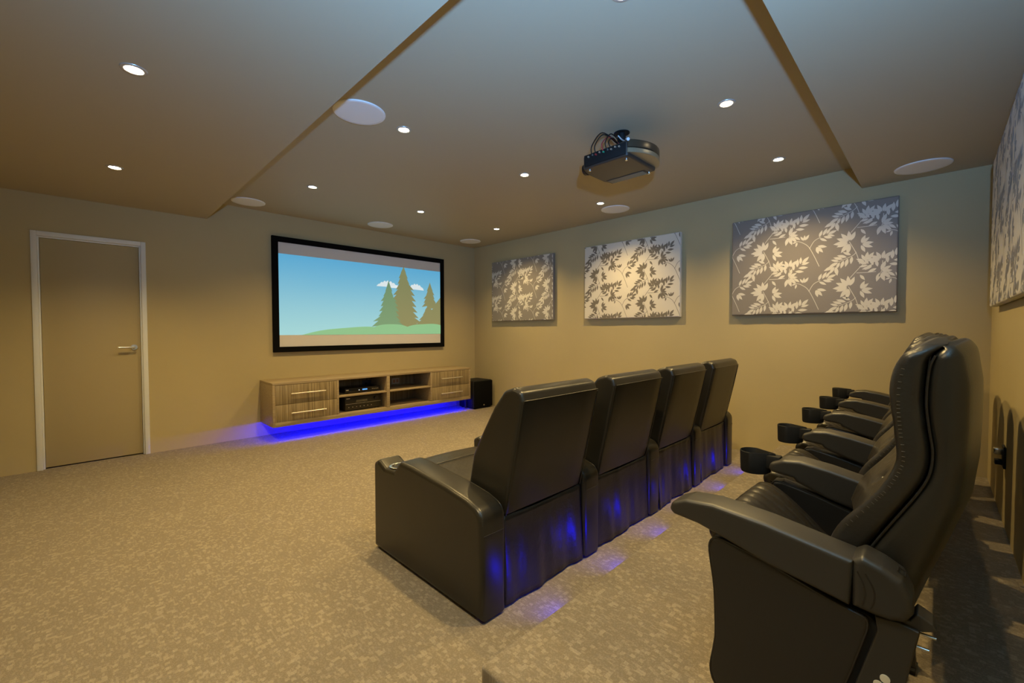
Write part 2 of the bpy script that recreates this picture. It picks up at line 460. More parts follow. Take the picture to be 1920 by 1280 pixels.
M_hill = pic_mat('picture_hill', (.24, .55, .26), (.24, .55, .26), PZ0, PZ1, K_)
bm = BM()
def flat(pts, y, mi):
    vs = [bm.verts.new((a-ox, y, b-SZ0)) for a, b in pts]
    f = bm.faces.new(vs); f.material_index = mi; return f
XI0, XI1 = SX0+FB, SX1-FB
flat([(XI0, SZ0+FB), (XI1, SZ0+FB), (XI1, SZ1-FB), (XI0, SZ1-FB)], -.004, 0)
flat([(XI0, SZ0+PZ0), (XI1, SZ0+PZ0), (XI1, SZ0+PZ1), (XI0, SZ0+PZ1)], -.0046, 1)
def clampx(p): return (max(XI0, min(XI1, p[0])), max(SZ0+PZ0, min(SZ0+PZ1, p[1])))
def cloud(x0, x1, zb, h, n=7, skew=0):
    pts = [(x0, zb)]
    for k in range(n):
        for j in range(5):
            t = (k+j/5)/n
            env = sin(pi*t)**.8*h
            pts.append((x0+(x1-x0)*t, zb+env*(.75+.25*abs(sin(pi*(j/5))))))
    pts += [(x1, zb+skew)]
    flat(pts, -.0052, 2)
cloud(2.905, 3.25, 1.85, .09); cloud(3.40, 3.68, 1.845, .085, 6, -.01)
cloud(3.1, 3.5, 1.84, .05, 5)
def pine(cx_, ztop, zbot, w, mi, y, tiers=9, seed=1):
    rnd = random.Random(seed)
    L_, R_ = [], []
    for k in range(tiers):
        t0 = k/tiers; t1 = (k+1)/tiers
        za = ztop+(zbot-ztop)*t1; zi = za+(ztop-zbot)*.25/tiers
        wo = w*(t1**.9)*(.82+.36*rnd.random()); wi = wo*.55
        R_.append((cx_+wo, za-.012)); R_.append((cx_+wi, zi))
        wo2 = w*(t1**.9)*(.82+.36*rnd.random())
        L_.append((cx_-wo2, za-.016)); L_.append((cx_-wo2*.55, zi))
    # build as strips per tier so that every polygon is simple
    prev = (cx_, ztop), (cx_, ztop)
    for k in range(0, len(R_), 2):
        a, b = prev
        pts = [a, L_[k], (cx_, (L_[k][1]+R_[k][1])/2+.03), R_[k], b]
        pts = [clampx(p) for p in pts]
        if k == 0: pts = [a, L_[k], (cx_, (L_[k][1]+R_[k][1])/2+.03), R_[k]]
        flat(pts, y-.00002*k, mi)
        flat([clampx(p) for p in [L_[k+1], (cx_, (L_[k][1])-.03), R_[k+1], (cx_, R_[k+1][1]+.05)]], y-.00002*k-.00001, mi)
        prev = L_[k+1], R_[k+1]
pine(3.79, 1.965, 1.60, .15, 3, -.0056, 6, 3)
pine(3.98, 1.74, 1.25, .40, 3, -.0058, 6, 5)
pine(3.76, 1.62, 1.25, .26, 3, -.0060, 5, 6)
pine(3.335, 2.165, 1.26, .36, 3, -.0064, 11, 8)
pine(3.09, 1.94, 1.30, .235, 4, -.0068, 9, 4)
def hill(x0, x1, zl, zr, bump_, y):
    pts = [(x0, SZ0+PZ0)]
    for k in range(25):
        t = k/24; pts.append((x0+(x1-x0)*t, max(SZ0+PZ0+.0005, zl+(zr-zl)*t+bump_*sin(pi*t)+.006*sin(9*t))))
    pts.append((x1, SZ0+PZ0)); flat(pts, y, 5)
hill(1.91, 2.95, SZ0+PZ0, 1.27, .045, -.0072)
hill(2.80, 3.42, 1.25, 1.27, .065, -.0074)
hill(3.35, XI1, 1.27, 1.31, .04, -.0076)
sc = obj('screen_surface', bm, [M_scr, M_sky, M_cloud, M_tree1, M_tree2, M_hill], scr, smooth=False)

# ------------------------------------------------------------------ floating media cabinet
CX0, CX1, CY0, CY1, CZ0, CZ1 = 1.442, 4.222, 5.11, YF-.001, .168, .655
cab = empty('media_cabinet', ((CX0+CX1)/2, (CY0+CY1)/2, CZ0))
tag(cab, 'long wall mounted wood grain media cabinet with four drawers and open shelves, glowing blue beneath', 'cabinet')
ux, uy, uz = (CX0+CX1)/2, (CY0+CY1)/2, CZ0
def cb(bm, x0, x1, y0, y1, z0, z1, bev=.0012, mi=0): box(bm, x0-ux, x1-ux, y0-uy, y1-uy, z0-uz, z1-uz, bev, mi)
bm = BM(); th = .026
cb(bm, CX0, CX1, CY0, CY1, CZ1-th, CZ1)
cb(bm, CX0, CX0+th, CY0, CY1, CZ0, CZ1-th); cb(bm, CX1-th, CX1, CY0, CY1, CZ0, CZ1-th)
cb(bm, CX0+th, CX1-th, CY0+.0205, CY1, CZ0+.022, CZ0+.05)
cb(bm, CX0+th, CX1-th, CY0, CY0+.02, CZ0, CZ0+.05)
obj('carcass', bm, M_woodH, cab)
xa, xb, xc, xd_ = 2.150, 2.170, 3.488, 3.508
for q0, q1 in ((xa-.004, xb), (xc, xd_+.004), (2.805, 2.848)):
    bm = BM(); cb(bm, q0, q1, CY0, CY1-.02, CZ0+.05, CZ1-th); obj('upright_panel', bm, M_woodH, cab)
bm = BM(); cb(bm, CX0+th, CX1-th, CY1-.02, CY1-.006, CZ0+.05, CZ1-th); obj('back_panel', bm, M_woodV, cab)
for x0, x1 in ((xb, 2.805), (2.848, xc)):
    bm = BM(); cb(bm, x0, x1, CY0+.004, CY1-.02, .418, .438); obj('shelf', bm, M_woodH, cab)
for x0, x1, h0, h1 in ((CX0+th+.002, xa-.006, 1.622, 2.003), (xd_+.006, CX1-th-.002, 3.655, 4.042)):
    for z0, z1, hz_ in ((CZ0+.05, .4085, .309), (.4125, CZ1-th-.003, .526)):
        bm = BM(); cb(bm, x0, x1, CY0+.001, CY0+.020, z0, z1, .0012); cb(bm, x0+.02, x1-.02, CY0+.02, CY1-.08, z0+.01, z1-.03)
        dr = obj('drawer', bm, M_woodV, cab)
        bm = BM(); y_ = CY0-.032
        tube(bm, [(h0-ux, y_-uy, hz_-uz), ((h0+h1)/2-ux, y_-uy, hz_-uz), (h1-ux, y_-uy, hz_-uz)], .0075, 10)
        for hx_ in (h0+.03, h1-.03): cyl(bm, (hx_-ux, CY0+.002-uy, hz_-uz), (hx_-ux, y_-uy, hz_-uz), .005, n=10)
        obj('bar_handle', bm, M_handle, dr)['label'] = 'pale metal bar handle'
bm = BM(); cb(bm, CX0+.05, CX1-.05, 5.1305, 5.134, CZ0+.010, CZ0+.020, 0); obj('led_strip', bm, M_led, cab)
bm = BM(); cb(bm, 4.195, 4.215, 5.2, 5.23, .03+.0, CZ0, .002); cyl(bm, (4.205-ux, 5.215-uy, .045-uz), (4.205-ux, 5.215-uy, .02-uz), .014)
obj('cable_gland', bm, M_pipe, cab)

# player and amplifier
pl = empty('disc_player', (2.52, 5.3, .438)); tag(pl, 'slim black disc player with a small blue display on the upper cabinet shelf', 'disc player')
bm = BM(); box(bm, -.235, .235, -.10, .18, .008, .066, .003)
for sx in (-.19, .19): cyl(bm, (sx, -.06, 0), (sx, -.06, .009), .015); cyl(bm, (sx, .14, 0), (sx, .14, .009), .015)
obj('casing', bm, M_gloss, pl)
bm = BM(); box(bm, -.01, .055, -.1025, -.1, .032, .046, .0005); obj('display', bm, emit('blue_display', (.10, .35, .9), 1.6), pl)
bm = BM(); box(bm, -.06, -.046, -.1025, -.1, .030, .042, .0005); obj('power_button', bm, emit('white_button', (.8, .85, .8), .5, (.3, .3, .3)), pl)
for k in range(4):
    bm = BM(); box(bm, .12+k*.024, .135+k*.024, -.1025, -.1, .034, .040, .0005); obj('button', bm, M_handle, pl)
bm = BM(); box(bm, -.225, -.19, -.1022, -.1, .040, .050, .0003); obj('maker_plate', bm, M_handle, pl)
av = empty('amplifier', (2.525, 5.33, .218)); tag(av, 'bronze black home theatre amplifier with a round volume knob on the lower cabinet shelf', 'amplifier')
bm = BM(); box(bm, -.24, .24, -.13, .19, .012, .178, .004)
for sx in (-.19, .19): cyl(bm, (sx, -.09, 0), (sx, -.09, .013), .02); cyl(bm, (sx, .15, 0), (sx, .15, .013), .02)
obj('casing', bm, M_avr, av)
bm = BM(); box(bm, -.10, .05, -.1325, -.13, .105, .135, .001); obj('display_window', bm, mat('smoked_display', (.16, .14, .09), .2, bump=(50, .01, .001)), av)
bm = BM(); cyl(bm, (.165, -.13, .135), (.165, -.150, .135), .024, n=28); obj('volume_knob', bm, M_gloss, av)
bm = BM(); box(bm, -.235, .235, -.1315, -.13, .088, .091, 0); box(bm, -.225, -.18, -.132, -.13, .155, .163, 0)
for k in range(7): box(bm, -.2+k*.05, -.19+k*.05, -.132, -.13, .045, .052, 0)
obj('front_trim', bm, M_handle, av)
# outlets
o_ = empty('power_outlet', (3.186, CY1-.0205, .498)); tag(o_, 'pale double power outlet plate with orange inserts inside the upper right cabinet opening', 'power outlet')
bm = BM(); box(bm, -.06, .06, -.008, 0, -.042, .042, .003); obj('plate', bm, M_socket, o_)
for k in (-1, 1):
    bm = BM(); box(bm, k*.026-.017, k*.026+.017, -.0105, -.008, -.022, .022, .001); obj('socket_insert', bm, M_orange, o_)
o_ = empty('power_outlet', (2.742, CY1-.0205, .508)); tag(o_, 'dark wall outlet with plug above the disc player inside the upper left cabinet opening', 'power outlet')
bm = BM(); box(bm, -.06, .06, -.008, 0, -.040, .040, .003); obj('plate', bm, M_socket_d, o_)
bm = BM(); box(bm, -.03, .0, -.034, -.008, -.02, .012, .004); obj('plug', bm, M_black, o_)
o_ = empty('power_outlet', (3.62, YB+.0005, .515)); tag(o_, 'small black outlet with plug low on the back wall behind the rear seats', 'power outlet')
bm = BM(); box(bm, -.05, .05, 0, .010, -.06, .06, .003); obj('plate', bm, M_black, o_)
for pz0, pz1, py1 in ((.012, .045, .045), (-.045, -.018, .04)):
    bm = BM(); box(bm, -.02, .025, .010, py1, pz0, pz1, .004); obj('plug', bm, M_chrome if py1 > .042 else M_black, o_)

# subwoofer
sb = empty('subwoofer', (4.447, 5.24, 0)); tag(sb, 'black box subwoofer on the carpet between the cabinet and the corner', 'subwoofer')
bm = BM(); box(bm, -.19, .19, -.165, .2, .012, .44, .012, seg=3)
for a in (-.15, .15):
    for b in (-.13, .16): cyl(bm, (a, b, 0), (a, b, .014), .02)
obj('enclosure', bm, M_black, sb)
bm = BM(); box(bm, -.185, .185, -.187, -.165, .02, .432, .008, seg=3); g = obj('grille_cloth', bm, M_velvet, sb)
bm = BM(); cyl(bm, (.0, -.1868, .055), (.0, -.1895, .055), .011, n=20); obj('badge', bm, M_chrome, g)

# ------------------------------------------------------------------ leaf patterned acoustic panels
def leaf(c0, c1, wid):
    a, b = Vector(c0), Vector(c1); d_ = b-a; n_ = Vector((-d_.y, d_.x))
    n_ = n_.normalized()*wid if n_.length > 1e-9 else n_
    pr = [(0, 0), (.12, .45), (.3, .9), (.5, 1), (.7, .75), (.88, .3), (1, 0)]
    return [a+d_*t+n_*w_ for t, w_ in pr]+[a+d_*t-n_*w_ for t, w_ in pr[-2:0:-1]]
def compound(p0, p1, n_, ln, ang=50, rnd=None, both=True):
    out = []; a, b = Vector(p0), Vector(p1); d_ = (b-a).normalized(); base = math.atan2(d_.y, d_.x)
    for k in range(n_):
        t = (k+.5)/n_; p = a+(b-a)*t
        l_ = ln*(.75+.35*sin(pi*(t*.8+.15)))
        for s in ((-1, 1) if both else (1,)):
            th = base+s*radians(ang*(1-.35*t))+rnd.uniform(-.1, .1)
            q = p+Vector((cos(th), sin(th)))*l_
            out.append(leaf(p+(q-p)*.12, q, l_*.15))
    out.append(leaf(b, b+d_*ln, ln*.17))
    return out
def fan(c_, dirs, ln, rnd):
    out = []
    for dg in dirs:
        th = radians(dg+rnd.uniform(-5, 5)); l_ = ln*rnd.uniform(.85, 1.12)
        p = Vector(c_); q = p+Vector((cos(th), sin(th)))*l_
        out.append(leaf(p+(q-p)*.14, q, l_*.155))
    return out
def stem(pts, wd=.0022):
    P_ = catmull(pts, 5, False); out = []
    for a, b in zip(P_, P_[1:]):
        d_ = (b-a); n_ = Vector((-d_.y, d_.x)).normalized()*wd
        out.append([a+n_, b+n_, b-n_, a-n_])
    return out
TU, TV = .655, .385
def tile():
    rnd = random.Random(11); P_ = []
    P_ += compound((.975, .882), (.865, .825), 4, .075, 58, rnd); P_ += stem([(.99, .90), (.96, .87), (.87, .83)])
    P_ += fan((.845, .80), (205, 245, 285), .085, rnd)
    P_ += fan((1.052, .812), (18, 50, 80, 118, 155), .082, rnd); P_ += stem([(.95, .685), (1.0, .75), (1.05, .81)])
    P_ += stem([(.992, .722), (1.06, .72), (1.12, .722)]); P_ += fan((1.145, .722), (5, 35, 68, 255, 290, 325), .085, rnd)
    P_ += fan((1.04, .735), (38,), .07, rnd); P_ += fan((1.01, .712), (-58,), .065, rnd)
    P_ += fan((.945, .605), (98, 70, 125, 152, 178, 204, 230, 256), .108, rnd)
    P_ += fan((1.015, .578), (8, 38, 70, -28, -62), .085, rnd); P_ += stem([(1.013, .41), (.99, .50), (.94, .61)])
    P_ += fan((.50, .815), (82, 115, 148, 182, 48), .088, rnd); P_ += compound((.525, .765), (.60, .845), 3, .078, 52, rnd)
    P_ += compound((.49, .745), (.405, .79), 3, .072, 52, rnd); P_ += fan((.53, .72), (-35, -75, -115), .062, rnd)
    P_ += stem([(.475, .655), (.50, .73), (.505, .81)])
    P_ += stem([(.73, .42), (.69, .52), (.645, .61), (.59, .655), (.555, .667)]); P_ += fan((.562, .665), (200, 155, 258), .050, rnd)
    P_ += stem([(.655, .585), (.69, .65), (.74, .68)]); P_ += compound((.71, .668), (.79, .698), 3, .070, 52, rnd)
    P_ += fan((.615, .66), (90, 52, 125), .062, rnd); P_ += fan((.705, .605), (-15, -48, -80), .075, rnd)
    return P_
TILE = tile()
def wall_panel(name_label, w_, h_, dep, to_world, mats, du, dv, mirror=False):
    """local: u right, v up, n out of the wall."""
    bm = BM()
    r = .012
    loft(bm, [(0, 0), (w_, 0), (w_, h_), (0, h_)], 0.0, dep, end=r, rad=.008, plane='xy', seg=3)
    bmesh.ops.recalc_face_normals(bm, faces=bm.faces[:])
    kk = 0
    for iu in range(-3, 4):
        for iv in range(-4, 5):
            for pl_ in TILE:
                q = [((p.x if not mirror else -p.x)+du+iu*TU, p.y+dv+iv*TV) for p in pl_]
                if max(a for a, b in q) < .006 or min(a for a, b in q) > w_-.006: continue
                if max(b for a, b in q) < .006 or min(b for a, b in q) > h_-.006: continue
                q2 = []
                for a, b in q:
                    a = min(max(a, .006), w_-.006); b = min(max(b, .006), h_-.006)
                    if not q2 or (abs(a-q2[-1][0])+abs(b-q2[-1][1])) > 1e-5: q2.append((a, b))
                if len(q2) < 3 or abs(area2(q2)) < 1e-6: continue
                if area2(q2) < 0: q2 = q2[::-1]
                kk += 1
                vs = [bm.verts.new((a, b, dep+.0004+.00003*(kk % 23))) for a, b in q2]
                try: f = bm.faces.new(vs); f.material_index = 1
                except ValueError: pass
    root = empty('acoustic_panel', to_world(w_/2, 0, 0)); tag(root, name_label, 'wall panel', 'leaf patterned wall panels')
    for v in bm.verts:
        p = to_world(v.co.x, v.co.y, v.co.z); v.co = Vector(p)-Vector(root.location)
    # keep leaf winding facing the room
    o = obj('fabric_cover', bm, mats, root, smooth=True, angle=35, recalc=False)
    return root
DP = .05
def rw(y_left):
    return lambda u, v, n: (XR-.0005-n, y_left-u, 1.3724+v)
wall_panel('smallest looking panel on the right wall nearest the screen, silver leaves on taupe satin', 5.0906-3.8187, .937, DP, rw(5.0906), [M_fgrey, M_fsilver], -.42, -.1)
wall_panel('middle panel on the right wall, leaf satin coloured with its sheen reversed', 3.2915-2.0135, .937, DP, rw(3.2915), [M_fground_sheen, M_fleaf_dull_sheen], -.10, -.05, False)
wall_panel('largest looking panel on the right wall above the seats, silver leaves on taupe satin', 1.4868-.232, .937, DP, rw(1.4868), [M_fgrey, M_fsilver], 0, 0)
wall_panel('panel on the back wall cut by the photo edge, leaf satin coloured with its sheen reversed', 1.60, .937, .042, lambda u, v, n: (4.18-u, YB+.0005+n, 1.3724+v), [M_fground_sheen, M_fleaf_dull_sheen], .1, .12)

# ------------------------------------------------------------------ projector
pj = empty('projector', (2.71, 1.60, 2.35)); tag(pj, 'dark bronze projector with cables hanging from a bracket under the ceiling', 'projector')
bm = BM()
base = [(-.205, -.165), (-.03, -.165), (.185, -.165), (.205, .0), (.205, .19), (.12, .225), (-.10, .225), (-.19, .19), (-.205, .1)]
loft(bm, base, 0.006, .105, end=.012, rad=.02, plane='xy', seg=4)
body = obj('casing', bm, M_pbody, pj)
bm = BM()   # curved rear shell
arc = [(-.203, -.167)]+[(-.203+.406*t, -.167-.085*sin(pi*t)**.8) for t in [k/14 for k in range(1, 14)]]+[(.203, -.167)]
loft(bm, arc+[(.19, -.10), (-.19, -.10)], .062, .112, end=.006, plane='xy', mi=0)
loft(bm, arc+[(.19, -.10), (-.19, -.10)], .028, .058, end=.003, plane='xy', mi=1)
obj('curved_rear_shell', bm, [M_pmetal, M_pband], pj)
bm = BM()
for k in range(7):
    x_ = .118+.0105*k; box(bm, x_, x_+.0045, -.10, .185, .0015, .0075, .0008, mi=0)
box(bm, .108, .193, -.115, .195, .0040, .0065, .0008, mi=1)
obj('vent_grille', bm, [M_pband, M_pbody], pj)
bm = BM(); cyl(bm, (-.10, .215, .044), (-.10, .243, .044), .042, .038, n=32); 
obj('lens_ring', bm, M_gloss, pj)
bm = BM(); cyl(bm, (-.10, .240, .044), (-.10, .2445, .044), .030, n=28); obj('lens', bm, emit('lit_lens', (1, .9, .95), 4), pj)
for p in ((-.17, .15), (.17, -.12), (-.16, -.13)):
    bm = BM(); cyl(bm, (p[0], p[1], .007), (p[0], p[1], -.006), .011, .009, n=16); obj('foot', bm, M_chrome, pj)
bm = BM()
lathe(bm, [(0, .105), (.03, .105), (.03, .235), (.022, .235), (.022, .262), (.055, .262), (.055, ZC-2.35-.0005), (0, ZC-2.35-.0005)], (0, .0, 0), n=28)
box(bm, -.11, .11, -.02, .02, .105, .125, .002); box(bm, -.02, .02, -.11, .11, .105, .125, .002)
obj('ceiling_bracket', bm, M_black, pj)
bm = BM()
box(bm, -.212, -.204, -.15, .17, .018, .095, .002)
obj('connector_panel', bm, M_black, pj)
bm = BM()
rnd = random.Random(4)
for k in range(9):
    y_ = -.11+k*.03; cyl(bm, (-.212, y_, .075+.006*(k % 2)), (-.222, y_, .075+.006*(k % 2)), .006, n=10, mi=(0, 0, 0, 0, 1, 0, 2, 0, 0)[k])
obj('connector_plug', bm, [M_handle, M_green, M_red], pj)
bm = BM()
def cable(p0, p1, lift, r=.0035, mi=0, sd=0):
    p0, p1 = Vector(p0), Vector(p1); m_ = (p0+p1)/2+Vector((-.03, sd, lift))
    tube(bm, catmull([p0, p0*.7+m_*.3+Vector((-.035, 0, .01)), m_, p1], 6, False), r, 8, mi=mi)
cable((-.222, .10, .075), (-.03, .02, .20), .10); cable((-.222, .07, .081), (-.03, .02, .19), .085)
cable((-.222, .01, .081), (-.03, .0, .18), .06, mi=1); cable((-.222, -.02, .075), (-.03, .0, .20), .07)
cable((-.222, -.05, .08), (-.03, .0, .17), .05, mi=0)
obj('cable_bundle', bm, [M_black, M_red], pj)
bm = BM(); tube(bm, catmull([(-.205, -.16, .112), (-.16, -.12, .125), (-.10, -.06, .17), (-.08, -.02, .215)], 6, False), .0045, 8)
cyl(bm, (-.212, -.172, .105), (-.19, -.15, .118), .010, n=12)
obj('pale_cable', bm, M_cablewhite, pj)

# ------------------------------------------------------------------ step lamps in the platform riser
where = ['nearest the open end of the platform', 'behind the nearest recliner', 'behind the second recliner from the camera',
         'behind the third recliner', 'behind the gap before the farthest recliner', 'behind the farthest recliner by the right wall']
for i, x in enumerate((1.43, 1.94, 2.45, 2.96, 3.47, 3.98)):
    e = empty('step_lamp', (x, PY1, .065))
    tag(e, 'small blue step lamp in the platform riser '+where[i], 'step lamp', 'blue step lamps in the platform riser')
    bm = BM(); cyl(bm, (0, .001, 0), (0, .006, 0), .022, n=28); obj('bezel', bm, M_chrome, e)
    bm = BM(); cyl(bm, (0, .006, 0), (0, .008, 0), .015, n=24); obj('lens', bm, M_steplens, e)
    L = bpy.data.lights.new('step_lamp_beam', 'SPOT'); L.energy = STEP_W; L.color = (.006, .006, 1.0)
    L.spot_size = radians(120); L.spot_blend = .9; L.shadow_soft_size = .012
    lo = bpy.data.objects.new('step_lamp_beam', L); C.objects.link(lo); lo.parent = e; lo.location = (0, .014, 0)
    lo.rotation_euler = (radians(90), 0, 0)

# ------------------------------------------------------------------ front row recliners
FP = .727
AX0 = 1.2125         # centre of outer left arm
arm_prof = [(2.24, .012), (2.24, .485), (2.19, .512), (2.115, .480), (2.02, .485), (1.965, .548), (1.86, .546), (1.56, .522), (1.42, .502), (1.315, .470), (1.315, .012)]
arm_rad = [0, .025, .02, .03, .02, .035, .0, .0, .0, .11, 0]
YO = 1.78           # recliner origin y
def yo(P_): return [(a-YO, b) for a, b in P_]
def make_arm(parent, xc, wd=.142):
    bm = BM(); pr = yo(arm_prof)
    loft(bm, pr, xc-wd/2, xc+wd/2, end=.022, rad=arm_rad, seg=6)
    # piped seams along both top edges and the rear cross seam
    top = fillet([Vector(p) for p in offset_poly(pr if area2(pr) > 0 else pr[::-1], .006)], (arm_rad if area2(pr) > 0 else arm_rad[::-1]), 6)
    for s in (-1, 1):
        pts = [(xc+s*(wd/2-.009), p.x, p.y) for p in top if p.y > .02]
        tube(bm, pts, .0028, 6)
    z_ = .372; y_ = 1.3145-YO
    tube(bm, [(xc-wd/2+.012, y_, z_), (xc, y_, z_), (xc+wd/2-.012, y_, z_)], .002, 6)
    a = obj('armrest', bm, M_leather, parent)
    bm = BM()
    lathe(bm, [(.054, .003), (.056, .006), (.050, .008), (.043, .006), (.041, -.02), (.0, -.02)], (xc, 2.075-YO, .483), n=32)
    obj('cup_holder', bm, M_chrome, a)['label'] = 'polished steel cup holder'
    return a
back_prof = [(1.600, .44), (1.556, .64), (1.490, .757), (1.412, .883), (1.345, .962), (1.285, .982), (1.238, .966), (1.224, .925), (1.272, .695), (1.338, .405)]
back_rad = [.03, 0, 0, 0, .05, .04, .03, .02, 0, .015]
def make_recliner(idx, last=False):
    r = empty('cinema_recliner', (AX0+FP/2+FP*idx, YO, 0))
    make_arm(r, -FP/2)
    if last: make_arm(r, FP/2)
    hw_ = .281
    bm = BM(); pr = yo(back_prof)
    loft(bm, pr, -hw_, hw_, end=.022, rad=back_rad, seg=5, nmid=6,
         shift=lambda t, y, z: (y+(.012*sin(pi*t) if y > 1.40-YO+(.98-z)*.3 else 0), z))
    for s in (-1, 1):
        pts = [(s*(hw_-.006), y-YO, z) for y, z in [(1.336, .41), (1.272, .695), (1.2262, .92)]]
        tube(bm, pts, .003, 6)
    tube(bm, [(-hw_+.008, 1.2235-YO, .928), (0, 1.2225-YO, .928), (hw_-.008, 1.2235-YO, .928)], .0028, 6)
    obj('backrest', bm, M_leather, r)
    # rear skirt with soft gathers
    bm = BM(); nx, nz = 40, 14; rnd = random.Random(3+idx); ph = [rnd.uniform(0, 6.28) for _ in range(5)]
    G = []
    for j in range(nz+1):
        z = .012+(.408-.012)*j/nz; row = []
        for i in range(nx+1):
            t = i/nx; x = -hw_-.004+(2*hw_+.008)*t
            amp = .008*(1-j/nz*.75)*(1.0 if idx != 2 else 1.5)
            y = 1.338-.012*(1-j/nz)+amp*(sin(9*t+ph[0])+.6*sin(21*t+ph[1]+2*j/nz)+.35*sin(38*t+ph[2]))*.7
            zz = z-(.006*sin(pi*t) if j == nz else 0)
            row.append(bm.verts.new((x, y-YO, zz)))
        G.append(row)
    for j in range(nz):
        for i in range(nx): bm.faces.new((G[j][i], G[j][i+1], G[j+1][i+1], G[j+1][i]))
    sk = obj('rear_skirt', bm, M_leather2, r, angle=80)
    sm_ = sk.modifiers.new('thickness', 'SOLIDIFY'); sm_.thickness = .006; sm_.offset = -1
    # seat base, cushion, foot rest
    bm = BM(); box(bm, -hw_+.004, hw_-.004, 1.37-YO, 2.14-YO, .03, .29, .01); obj('seat_base', bm, M_vinyl, r)
    bm = BM()
    loft(bm, yo([(1.50, .30), (2.19, .295), (2.225, .36), (2.19, .452), (2.05, .468), (1.80, .446), (1.50, .43)]), -hw_+.002, hw_-.002, end=.03,
         rad=[.02, .02, .03, .05, 0, 0, .02], seg=5, nmid=8, extra=lambda t: -.008*sin(pi*t))
    tube(bm, [(-hw_+.03, 2.0-YO, .470), (0, 1.99-YO, .478), (hw_-.03, 2.0-YO, .470)], .003, 6)
    obj('seat_cushion', bm, M_leather2, r)
    bm = BM(); loft(bm, yo([(2.145, .045), (2.215, .045), (2.222, .285), (2.145, .285)]), -hw_+.004, hw_-.004, end=.015, rad=.02, seg=4); obj('foot_rest', bm, M_leather, r)
    return r
flab = ['black leather front row recliner nearest the camera, its wide outer arm facing the carpet',
        'black leather front row recliner second from the camera',
        'black leather front row recliner third from the camera, its rear skirt deeply gathered',
        'black leather front row recliner farthest from the camera, next to the right wall']
for i in range(4):
    r = make_recliner(i, i == 3)
    tag(r, flab[i], 'recliner', 'front row recliners')

